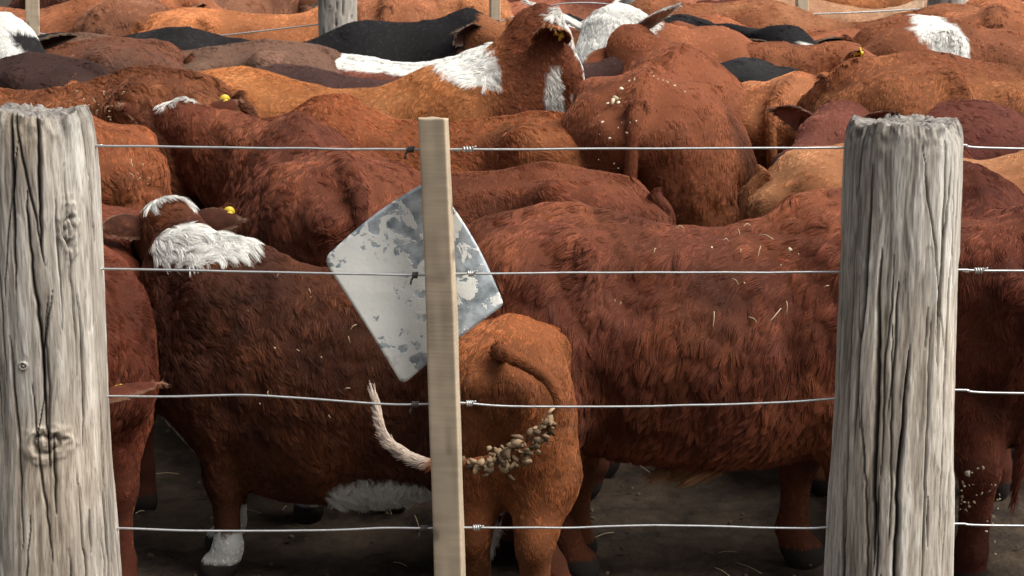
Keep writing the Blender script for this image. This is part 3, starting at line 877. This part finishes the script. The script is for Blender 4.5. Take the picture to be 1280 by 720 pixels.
    prev = np.arange(nth) * nz + nz - 1
    base = nth * nz
    nr = 46
    rt = rr[:, -1]; ztop = Zd[:, -1]
    zmean = ztop.mean() + .002
    for k in range(1, nr + 1):
        f_ = 1 - k / nr * .985
        x, y = rt * f_ * np.cos(th), rt * f_ * np.sin(th)
        PP = np.stack([x, y, x * 0], -1)
        z = zmean + (ztop - zmean) * f_ ** 3 - .006 * (1 - f_) + (.004 * vn(PP, 60, seed + 90) + .004 * vn(PP, 130, seed + 91) + .004 * vn(PP, 22, seed + 92)) * min(1, 2 * f_ + .2)
        cc = np.array([.24, .215, .19]) * (1 + .5 * vn(PP, 120, seed + 93) + .25 * vn(PP, 300, seed + 94))[:, None] * dark
        if hole:
            hd_ = np.hypot(x - hole[0], (y - hole[1]))
            z = z - .05 * np.exp(-(hd_ / hole[2]) ** 4); cc = cc * (1 - .8 * np.exp(-(hd_ / hole[2]) ** 4))[:, None]
        Vs.append(np.stack([cx + x, Y + y, z], -1)); Cs.append(cc)
        cur = base + np.arange(nth); base += nth
        F.append(np.stack([prev, np.roll(prev, -1), np.roll(cur, -1), cur], 1))
        prev = cur
    V = np.concatenate(Vs); C = np.clip(np.concatenate(Cs), .008, .8)
    V = np.vstack([V, V[prev].mean(0)]); C = np.vstack([C, C[prev].mean(0)])
    T3 = np.stack([prev, np.roll(prev, -1), np.full(nth, len(V) - 1)], 1)
    me = mesh_np(name, V, np.concatenate(F), T3)
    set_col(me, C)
    return link(name, me, M_WOOD, label=label, cat=cat, group=group)

YF = 3.2
pl = at(39, 140, YF); pr = at(1130, 150, YF)
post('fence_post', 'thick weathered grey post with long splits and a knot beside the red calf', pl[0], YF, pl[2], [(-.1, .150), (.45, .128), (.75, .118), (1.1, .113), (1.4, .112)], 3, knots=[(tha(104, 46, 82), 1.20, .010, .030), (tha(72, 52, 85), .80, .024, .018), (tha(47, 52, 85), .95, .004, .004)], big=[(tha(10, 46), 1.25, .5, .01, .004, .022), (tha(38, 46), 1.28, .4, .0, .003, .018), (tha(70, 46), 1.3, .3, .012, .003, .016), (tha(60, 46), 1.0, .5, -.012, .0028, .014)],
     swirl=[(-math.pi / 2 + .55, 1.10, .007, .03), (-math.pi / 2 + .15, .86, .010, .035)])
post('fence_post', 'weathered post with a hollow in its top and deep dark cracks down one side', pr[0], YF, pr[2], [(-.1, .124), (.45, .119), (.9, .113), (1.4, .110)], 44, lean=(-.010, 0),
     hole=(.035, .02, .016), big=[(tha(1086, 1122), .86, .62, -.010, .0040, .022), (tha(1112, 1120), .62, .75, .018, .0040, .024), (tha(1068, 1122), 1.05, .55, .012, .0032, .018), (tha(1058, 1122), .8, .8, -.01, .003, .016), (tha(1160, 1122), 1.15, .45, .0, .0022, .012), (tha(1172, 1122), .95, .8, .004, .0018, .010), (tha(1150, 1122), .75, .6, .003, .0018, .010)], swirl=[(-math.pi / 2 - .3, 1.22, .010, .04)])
# posts of the fence across the pen
for (lb, cx, py, wpx, sd_, lean) in (('knotty grey post of the far fence beside the orange cow', 421, -30, 48, 7, (0, 0)),
                               ('short post of the far fence behind the white faced cow', 795, -35, 48, 8, (0, 0)),
                               ('split pale post of the far fence at the right of the herd', 1188, -38, 52, 9, (0, 0))):
    q = at(cx, py, 10.2)
    post('fence_post', lb, q[0], 10.2, q[2], [(-.1, wpx / 213 / 2), (1.5, wpx / 213 / 2)], sd_, nth=120, nz=200)

def stake(label, cx_top, y_top, cx_bot, Y, wid, dep, rot, seed, pale=1.0):
    a = at(cx_top, y_top, Y); b = at(cx_bot, 720, Y)
    k = (a[0] - b[0]) / (a[2] - b[2])
    zt = a[2]
    ny_, nz_ = 28, 420
    # cross-section ring with rounded corners
    ring = []
    hw, hd_ = wid / 2, dep / 2; rc = .0035
    for (sx, sy, a0) in ((1, -1, -90), (1, 1, 0), (-1, 1, 90), (-1, -1, 180)):
        for q in range(4):
            an = R(a0 + q * 30)
            ring.append((sx * (hw - rc) + rc * math.cos(an), sy * (hd_ - rc) + rc * math.sin(an)))
    dense = []
    for i in range(len(ring)):
        p0, p1 = np.array(ring[i]), np.array(ring[(i + 1) % len(ring)])
        m_ = max(1, int(np.linalg.norm(p1 - p0) / .003))
        for q in range(m_): dense.append(p0 + (p1 - p0) * q / m_)
    ring = np.array(dense); nr = len(ring)
    zs = np.linspace(-.15, zt, nz_)
    RX, ZZ = np.meshgrid(ring[:, 0], zs, indexing='ij'); RY = np.broadcast_to(ring[:, 1][:, None], RX.shape)
    P = np.stack([RX, RY, ZZ], -1)
    saw = .00035 * np.sin(ZZ * 2 * math.pi / .0065 + 1.5 * vn(P, 25, seed)) * (.5 + .5 * vn(P * [1, 1, .5], 12, seed + 2))
    d = saw + .0009 * vn(P * [1, 1, .15], 60, seed + 1) + .0016 * vn(P * [1, 1, .3], 9, seed + 4)
    sc_ = 1 + d / .02
    cr_, sr_ = math.cos(R(rot)), math.sin(R(rot))
    bow = .003 * np.sin(ZZ * 3.1 + seed)
    X = RX * sc_; Yy = RY * sc_
    V = np.stack([a[0] + k * (ZZ - zt) + bow + X * cr_ - Yy * sr_, Y + X * sr_ + Yy * cr_, ZZ + .004 * vn(P * [1, 1, 0], 40, 2) * (ZZ > zt - .01)], -1).reshape(-1, 3)
    tn = .42 + .22 * vn(P * [1, 1, .12], 90, seed + 5) + .30 * vn(P * [.4, 1, 1], 22, seed + 6) + .25 * vn(P * [.25, 1, 1.5], 90, seed + 7)
    base = np.array([.375, .295, .205]) * min(pale, 1.45)
    C = base * (1 + .40 * (tn[..., None] - .5)) * (1 + saw[..., None] / .00035 * .10)
    C *= (1 - .45 * sstep(.45, .85, vn(P * [1.4, 1, 1], 24, seed + 8)))[..., None]
    # paler towards both side edges
    edge = np.exp(-((np.abs(RX) - hw) / .004) ** 2) * (np.abs(RY) < hd_)
    C = C * (1 + .35 * edge[..., None])
    i, j = np.meshgrid(np.arange(nr), np.arange(nz_ - 1), indexing='ij')
    aa = (i * nz_ + j).ravel(); bb = (((i + 1) % nr) * nz_ + j).ravel()
    F = [np.stack([aa, bb, bb + 1, aa + 1], 1)]
    top = np.arange(nr) * nz_ + nz_ - 1
    V = np.vstack([V, V[top].mean(0) + [0, 0, .001]]); C = np.vstack([C.reshape(-1, 3), base * 1.15])
    T3 = np.stack([top, np.roll(top, -1), np.full(nr, len(V) - 1)], 1)
    me = mesh_np('stake', V, F[0], T3)
    set_col(me, np.clip(C, .01, .8))
    me.polygons.foreach_set('use_smooth', [len(p_.vertices) == 4 for p_ in me.polygons])
    return link('fence_stake', me, M_SAWN, label=label, cat='fence stake', group='sawn stakes tied between the fence posts')

stake('pale sawn wooden stake leaning in front of the metal plate', 541.5, 148, 562, YF - .012, .053, .038, -9, 5)
stake('thin pale far stake by the black and white head', 41, -20, 43, 10.2, .072, .05, 12, 6, 1.3)
stake('thin pale far stake above the black cow with the orange head', 619, -20, 619, 10.2, .055, .05, 10, 7, 1.3)
stake('white painted far stake by the black cow with the white muzzle', 1003, -20, 999, 10.2, .068, .05, 8, 8, 1.75)

# ------------------------------------------------------------------ wires
def helix(c, axis, r, turns, length, n=14, ph=0):
    t = np.linspace(0, 1, int(n * turns) + 1)
    a = t * turns * 2 * math.pi + ph
    return np.stack([c[0] + (t - .5) * length * axis, c[1] + r * np.cos(a), c[2] + r * np.sin(a)], 1)

def wire(label, pix, Y, rad, knots, dark_knots, extra=None):
    pts = np.array([at(x, y, Y) for x, y in pix])
    pts = catmull(pts, 10)
    pts[:, 1] += .002 * np.sin(pts[:, 0] * 9); pts[:, 2] += .0008 * vn(pts, 14, 3)
    me = mesh_np('fence_wire', *tube(pts, rad, 8))
    o = link('fence_wire', me, M_WIRE, label=label, cat='fence wire', group='steel wires strung between the posts')
    def on(px):
        q = np.interp(at(px, 0, Y)[0], pts[:, 0], pts[:, 2]); y_ = np.interp(at(px, 0, Y)[0], pts[:, 0], pts[:, 1])
        x0 = px
        # px at that height
        d = (x0 - 640) / FPX * (Y * CP + (CAM_H - q) * SP)
        return np.array([d, y_, np.interp(d, pts[:, 0], pts[:, 2])])
    for (px, w_) in knots:
        c = on(px); h1 = helix(c, 1, rad * 2.0, 3.4, w_)
        end = [h1[-1] + [.002, -.003, .002], h1[-1] + [.006, -.006, .004]]
        loop = [h1[0] + [-.010, .004, -.004], h1[0] + [-.018, .012, -.004]]
        pp = np.vstack([np.array(loop)[::-1], h1, end])
        link('wire_knot', mesh_np('wire_knot', *tube(pp, rad * .8, 7)), M_WIRE, o)
    for (px, w_) in dark_knots:
        c = on(px); h1 = helix(c, -1, rad * 2.1, 3.6, w_, ph=1)
        pp = np.vstack([h1, [h1[-1] + [-.003, -.002, -.006], h1[-1] + [-.004, -.003, -.013]]])
        link('wire_knot', mesh_np('wire_knot', *tube(pp, rad * .85, 7)), M_KNOT, o, label='dark wire knot')
    return o

wr = .0022
wire('top wire of the near fence, level between the two thick posts', [(-700, 178), (60, 181), (122, 182), (320, 185), (520, 187), (563, 187), (800, 186), (1055, 184), (1130, 183), (1200, 181), (1300, 186), (2000, 187)], YF, wr, [(585, .018)], [(513, .013)])
wire('second wire of the near fence, crossing the middle of the metal plate', [(-700, 333), (60, 336), (124, 336), (320, 340), (520, 343.5), (575, 342), (800, 341), (1048, 340), (1130, 339), (1203, 338), (1300, 339), (2000, 340)], YF, wr, [(589, .013), (1224, .016)], [(519, .009)])
wire('third wire of the near fence, wavy above the dung-caked tail', [(-700, 494), (60, 496), (127, 495), (210, 496), (310, 494), (390, 499), (480, 505), (527, 505), (575, 503), (640, 508), (800, 508), (950, 504), (1045, 498), (1120, 492), (1202, 488), (1300, 492), (2000, 494)], YF, wr, [(587, .012)], [(519, .012)])
wire('lowest wire of the near fence, just above the trampled ground', [(-700, 659), (60, 660), (147, 660), (250, 664), (400, 663), (480, 660), (535, 660), (580, 659), (700, 660), (850, 657), (1000, 660), (1037, 659), (1120, 656), (1198, 655), (1300, 658), (2000, 660)], YF, wr, [(596, .014)], [(530, .012)])
wire('slack wire of the far fence sagging and rising across the herd', [(-60, 20), (10, 36), (52, 42), (100, 49), (180, 52), (270, 45), (395, 31), (421, 31), (470, 34), (560, 35), (615, 30), (660, 15), (700, 5), (745, 4), (795, 10), (850, 16), (930, 19), (1000, 18), (1080, 15), (1160, 11), (1188, 10), (1300, 2)], 10.2, .0042, [], [])

# ------------------------------------------------------------------ metal plate
def plate():
    Yp = YF + .022
    cs = [(403, 322, 16), (540, 222, 8), (631, 380, 8), (503, 481, 10)]
    outline = []
    n = len(cs)
    for i in range(n):
        p0, p1, p2 = np.array(cs[i - 1][:2], float), np.array(cs[i][:2], float), np.array(cs[(i + 1) % n][:2], float)
        rr = cs[i][2]
        u, v = nrm(p0 - p1), nrm(p2 - p1)
        for t in np.linspace(0, 1, 7):
            a = p1 + u * rr * 1.0; b = p1 + v * rr * 1.0
            outline.append((1 - t) ** 2 * a + 2 * t * (1 - t) * p1 + t * t * b)
        m_ = 22; a = p1 + v * rr; b = p2 - nrm(p2 - p1) * cs[(i + 1) % n][2]
        bulge = {0: 5, 1: 7, 2: -2, 3: -1}[i]
        nn = np.array([v[1], -v[0]])
        for t in np.linspace(0, 1, m_)[1:-1]:
            outline.append(a + (b - a) * t + nn * bulge * math.sin(math.pi * t))
    O = np.array(outline); c = O.mean(0)
    rings = 24
    V, F = [], []
    for r_ in range(rings + 1):
        f = 1 - r_ / rings * .98
        for q in O:
            x, y = c + (q - c) * f
            # gently buckled sheet, right corner folded back a little
            dy = .010 * math.sin((x - 400) / 70) + .004 * math.sin((y - 240) / 40) + .030 * max(0, (x - 560) / 70) ** 2 + .012 * max(0, (450 - x) / 50) ** 2
            V.append(at(x, y, Yp + dy + .004))
    m_ = len(O)
    for r_ in range(rings):
        for q in range(m_):
            F.append((r_ * m_ + q, r_ * m_ + (q + 1) % m_, (r_ + 1) * m_ + (q + 1) % m_, (r_ + 1) * m_ + q))
    V.append(np.mean(V[-m_:], axis=0))
    T3 = [(rings * m_ + q, rings * m_ + (q + 1) % m_, len(V) - 1) for q in range(m_)]
    me = mesh_np('metal_plate', V, np.array(F), np.array(T3))
    m, t, p = mat('flaking_painted_steel')
    tc = t.nodes.new('ShaderNodeTexCoord')
    def noise(scale, detail, rough, dist=0):
        n_ = t.nodes.new('ShaderNodeTexNoise'); n_.inputs['Scale'].default_value = scale; n_.inputs['Detail'].default_value = detail
        n_.inputs['Roughness'].default_value = rough; n_.inputs['Distortion'].default_value = dist
        t.links.new(tc.outputs['Object'], n_.inputs['Vector']); return n_
    n1 = noise(24, 8, .62, .5)
    sep = t.nodes.new('ShaderNodeSeparateXYZ'); t.links.new(tc.outputs['Object'], sep.inputs[0])
    cz = float(at(500, 330, Yp)[2]); cxx = float(at(500, 330, Yp)[0])
    # more bare metal near the top edge and the right side
    mp = t.nodes.new('ShaderNodeMath'); mp.operation = 'MULTIPLY_ADD'; mp.inputs[1].default_value = 1.25; mp.inputs[2].default_value = -1.25 * (cz + .03)
    t.links.new(sep.outputs['Z'], mp.inputs[0])
    mp2 = t.nodes.new('ShaderNodeMath'); mp2.operation = 'MULTIPLY_ADD'; mp2.inputs[1].default_value = .9; mp2.inputs[2].default_value = -.9 * (cxx + .05)
    t.links.new(sep.outputs['X'], mp2.inputs[0])
    mx = t.nodes.new('ShaderNodeMath'); mx.operation = 'MAXIMUM'; t.links.new(mp.outputs[0], mx.inputs[0]); t.links.new(mp2.outputs[0], mx.inputs[1])
    ad = t.nodes.new('ShaderNodeMath'); ad.operation = 'ADD'; t.links.new(mx.outputs[0], ad.inputs[0]); t.links.new(n1.outputs[0], ad.inputs[1])
    cr = t.nodes.new('ShaderNodeValToRGB'); cr.color_ramp.elements[0].position = .515; cr.color_ramp.elements[1].position = .535
    t.links.new(ad.outputs[0], cr.inputs[0])
    n2 = noise(30, 5, .6); steel = t.nodes.new('ShaderNodeValToRGB'); e = steel.color_ramp.elements
    e[0].position = .35; e[0].color = (.25, .29, .30, 1); e[1].position = .62; e[1].color = (.68, .73, .75, 1)
    t.links.new(n2.outputs[0], steel.inputs[0])
    n3 = noise(22, 6, .6); pa = t.nodes.new('ShaderNodeValToRGB'); e = pa.color_ramp.elements
    e[0].position = .24; e[0].color = (.36, .30, .23, 1); e[1].position = .40; e[1].color = (.78, .765, .69, 1)
    t.links.new(n3.outputs[0], pa.inputs[0])
    mix = t.nodes.new('ShaderNodeMix'); mix.data_type = 'RGBA'
    t.links.new(cr.outputs[0], mix.inputs['Factor']); t.links.new(pa.outputs[0], mix.inputs[6]); t.links.new(steel.outputs[0], mix.inputs[7])
    t.links.new(mix.outputs[2], p.inputs['Base Color'])
    mm = t.nodes.new('ShaderNodeMath'); mm.operation = 'MULTIPLY'; mm.inputs[1].default_value = .55
    t.links.new(cr.outputs[0], mm.inputs[0]); t.links.new(mm.outputs[0], p.inputs['Metallic'])
    p.inputs['Roughness'].default_value = .42
    b = t.nodes.new('ShaderNodeBump'); b.inputs['Strength'].default_value = .6; b.inputs['Distance'].default_value = .0015; b.invert = True
    t.links.new(cr.outputs[0], b.inputs['Height'])
    b2 = t.nodes.new('ShaderNodeBump'); b2.inputs['Strength'].default_value = .35; b2.inputs['Distance'].default_value = .004
    t.links.new(n2.outputs[0], b2.inputs['Height']); t.links.new(b.outputs[0], b2.inputs['Normal']); t.links.new(b2.outputs[0], p.inputs['Normal'])
    o = link('metal_plate', me, m, label='square metal plate hung by a corner behind the pale stake, cream paint flaking off', cat='metal plate')
    sm = o.modifiers.new('thickness', 'SOLIDIFY'); sm.thickness = .0012; sm.offset = 0
plate()
# ------------------------------------------------------------------ small dirt on the animals and the ground
def chip(c, n, r, rng, thick=.3, wob=.3):
    n = nrm(n + rng.normal(0, wob, 3)); a = nrm(np.cross(n, rng.normal(0, 1, 3))); b = np.cross(n, a)
    m = 7; V = []
    rr = r * rng.uniform(.45, 1.25, m); el = rng.uniform(.45, 1.0)
    for q in range(m):
        t = 2 * math.pi * q / m
        V.append(c + (a * math.cos(t) + b * math.sin(t) * el) * rr[q] * .9)
    for q in range(m):
        t = 2 * math.pi * q / m
        V.append(c + (a * math.cos(t) + b * math.sin(t) * el) * rr[q] * .75 + n * r * thick)
    V.append(c + n * r * thick * 1.25)
    F = [(q, (q + 1) % m, m + (q + 1) % m, m + q) for q in range(m)]
    T3 = [(m + q, m + (q + 1) % m, 2 * m) for q in range(m)]
    return np.array(V), np.array(F), np.array(T3)

def dirt(cw, spots, name='dung_flake', seed=0, colr=((.30, .22, .13), (.58, .50, .36)), straw=0.0):
    rng = np.random.default_rng(seed)
    bv = BVHTree.FromPolygons([tuple(v) for v in cw['V']], [tuple(int(i) for i in f) for f in cw['T']])
    o = Vector((0, 0, CAM_H)); P, Cc = [], []
    for (px, py, r) in spots:
        d = Vector(at(px, py, 5.0)) - o; d.normalize()
        h = bv.ray_cast(o, d)
        if h[0] is None: continue
        n = np.array(h[1]); c = np.array(h[0]) + n * .017
        k = FPX / np.linalg.norm(c - np.array(o))
        if rng.random() < straw:
            t = nrm(np.cross(n, rng.normal(0, 1, 3))); L_ = r / k * rng.uniform(1.5, 3.2)
            P.append(tube(catmull([c - t * L_, c + n * .006, c + t * L_ + np.array([0, 0, -.004])], 3), .0011, 5))
        else:
            P.append(chip(c, n, r / k, rng))
        Cc.append(np.tile(np.array(colr[0]) + (np.array(colr[1]) - np.array(colr[0])) * rng.random(), (len(P[-1][0]), 1)))
    for (v, f, t3), c_ in zip(P, Cc):
        v = ((v - cw['loc']) @ cw['Rm']) / cw['s']
        me = mesh_np(name, v, f, t3, smooth=False)
        set_col(me, c_)
        link(name, me, M_DUNG, cw['root'])

def cloud(cx, cy, sx, sy, n, r, seed):
    g = np.random.default_rng(seed)
    return [(cx + g.normal(0, sx), cy + g.normal(0, sy), r * g.uniform(.5, 1.3)) for _ in range(n)]

dirt(K, [(767, 131, 6), (772, 127, 5), (761, 134, 4), (775, 133, 4), (778, 116, 3.5), (754, 158, 4), (787, 167, 3), (790, 106, 3), (797, 104, 3), (764, 174, 3)]
     + [(812 + q * 4.5 + 3 * math.sin(q * 5), 96 + q * 2.6 + 2 * math.sin(q * 7), 1.4 + .9 * math.sin(q * 3)) for q in range(11)] + cloud(765, 215, 14, 16, 22, 1.7, 1) + cloud(775, 150, 22, 25, 12, 1.4, 2), seed=1, colr=((.45, .36, .22), (.80, .72, .55)))
dirt(D, [(960, 302, 4), (948, 318, 4), (890, 400, 3), (965, 395, 4), (763, 378, 2), (848, 292, 2), (932, 288, 2), (988, 316, 4), (980, 385, 3)] + cloud(940, 330, 60, 50, 16, 2.0, 3), 'straw_bit', seed=2, straw=.6, colr=((.40, .30, .17), (.62, .50, .33)))
dirt(E, [(1213, 590, 7), (1208, 600, 4)] + cloud(1212, 620, 7, 18, 20, 2.4, 4) + cloud(1245, 650, 8, 35, 26, 2.4, 5), seed=3)
dirt(RR, cloud(168, 205, 10, 14, 10, 1.8, 6), 'straw_bit', seed=4, straw=.8, colr=((.40, .30, .17), (.62, .50, .33)))
dirt(Q_, cloud(140, 135, 22, 12, 16, 1.7, 7), 'straw_bit', seed=5, straw=.7, colr=((.40, .30, .17), (.62, .50, .33)))
dirt(B, cloud(380, 450, 40, 45, 14, 1.7, 8), 'straw_bit', seed=6, straw=.5, colr=((.35, .26, .15), (.5, .4, .26)))
# dung caked along the swishing tail
g_ = np.random.default_rng(9)
P_, C_ = [], []
tp_ = C['tp']; n_ = len(tp_)
for q in range(98):
    f = g_.uniform(.47, .68); i0 = int(f * (n_ - 1)); c = tp_[i0] + (tp_[i0 + 1] - tp_[i0]) * g_.random()
    d_ = nrm(np.array([-1.0, g_.normal(0, .5), g_.normal(0, 1.1)]))
    P_.append(chip(c + d_ * g_.uniform(.020, .044) + np.array([0, 0, g_.normal(0, .020)]), d_, g_.uniform(.009, .027), g_, .28, .55))
    C_.append(np.tile(np.array([.25, .17, .10]) * g_.uniform(.3, 1.7), (len(P_[-1][0]), 1)))
for (v, f, t3), c_ in zip(P_, C_):
    me_ = mesh_np('dung_clod', v, f, t3, smooth=False); set_col(me_, c_)
    link('dung_clod', me_, M_DUNG, C['root'])

def litter():
    g = np.random.default_rng(21); P, Cc = [], []
    for q in range(330):
        x, y = g.uniform(-1.6, 1.9), g.uniform(3.9, 6.0)
        z = .022 * float(fbm(np.array([[x, y, 0]]), 2.2, 5)[0]) + .008
        if g.random() < .22:
            a = g.uniform(0, math.pi); L_ = g.uniform(.015, .06); t = np.array([math.cos(a), math.sin(a), g.normal(0, .1)])
            P.append(tube(catmull([np.array([x, y, z]) - t * L_, np.array([x, y, z + .004]), np.array([x, y, z]) + t * L_], 3), .0012, 5)); c = np.array([.42, .34, .2])
        else:
            P.append(chip(np.array([x, y, z - .003]), np.array([0, 0, 1.]), g.uniform(.004, .013), g, .6)); c = np.array([.085, .06, .04])
        Cc.append(np.tile(c * g.uniform(.5, 1.5), (len(P[-1][0]), 1)))
    me = mesh_np('ground_litter', *join(P), smooth=False); set_col(me, np.concatenate(Cc))
    link('ground_litter', me, M_DUNG, kind='stuff')
litter()
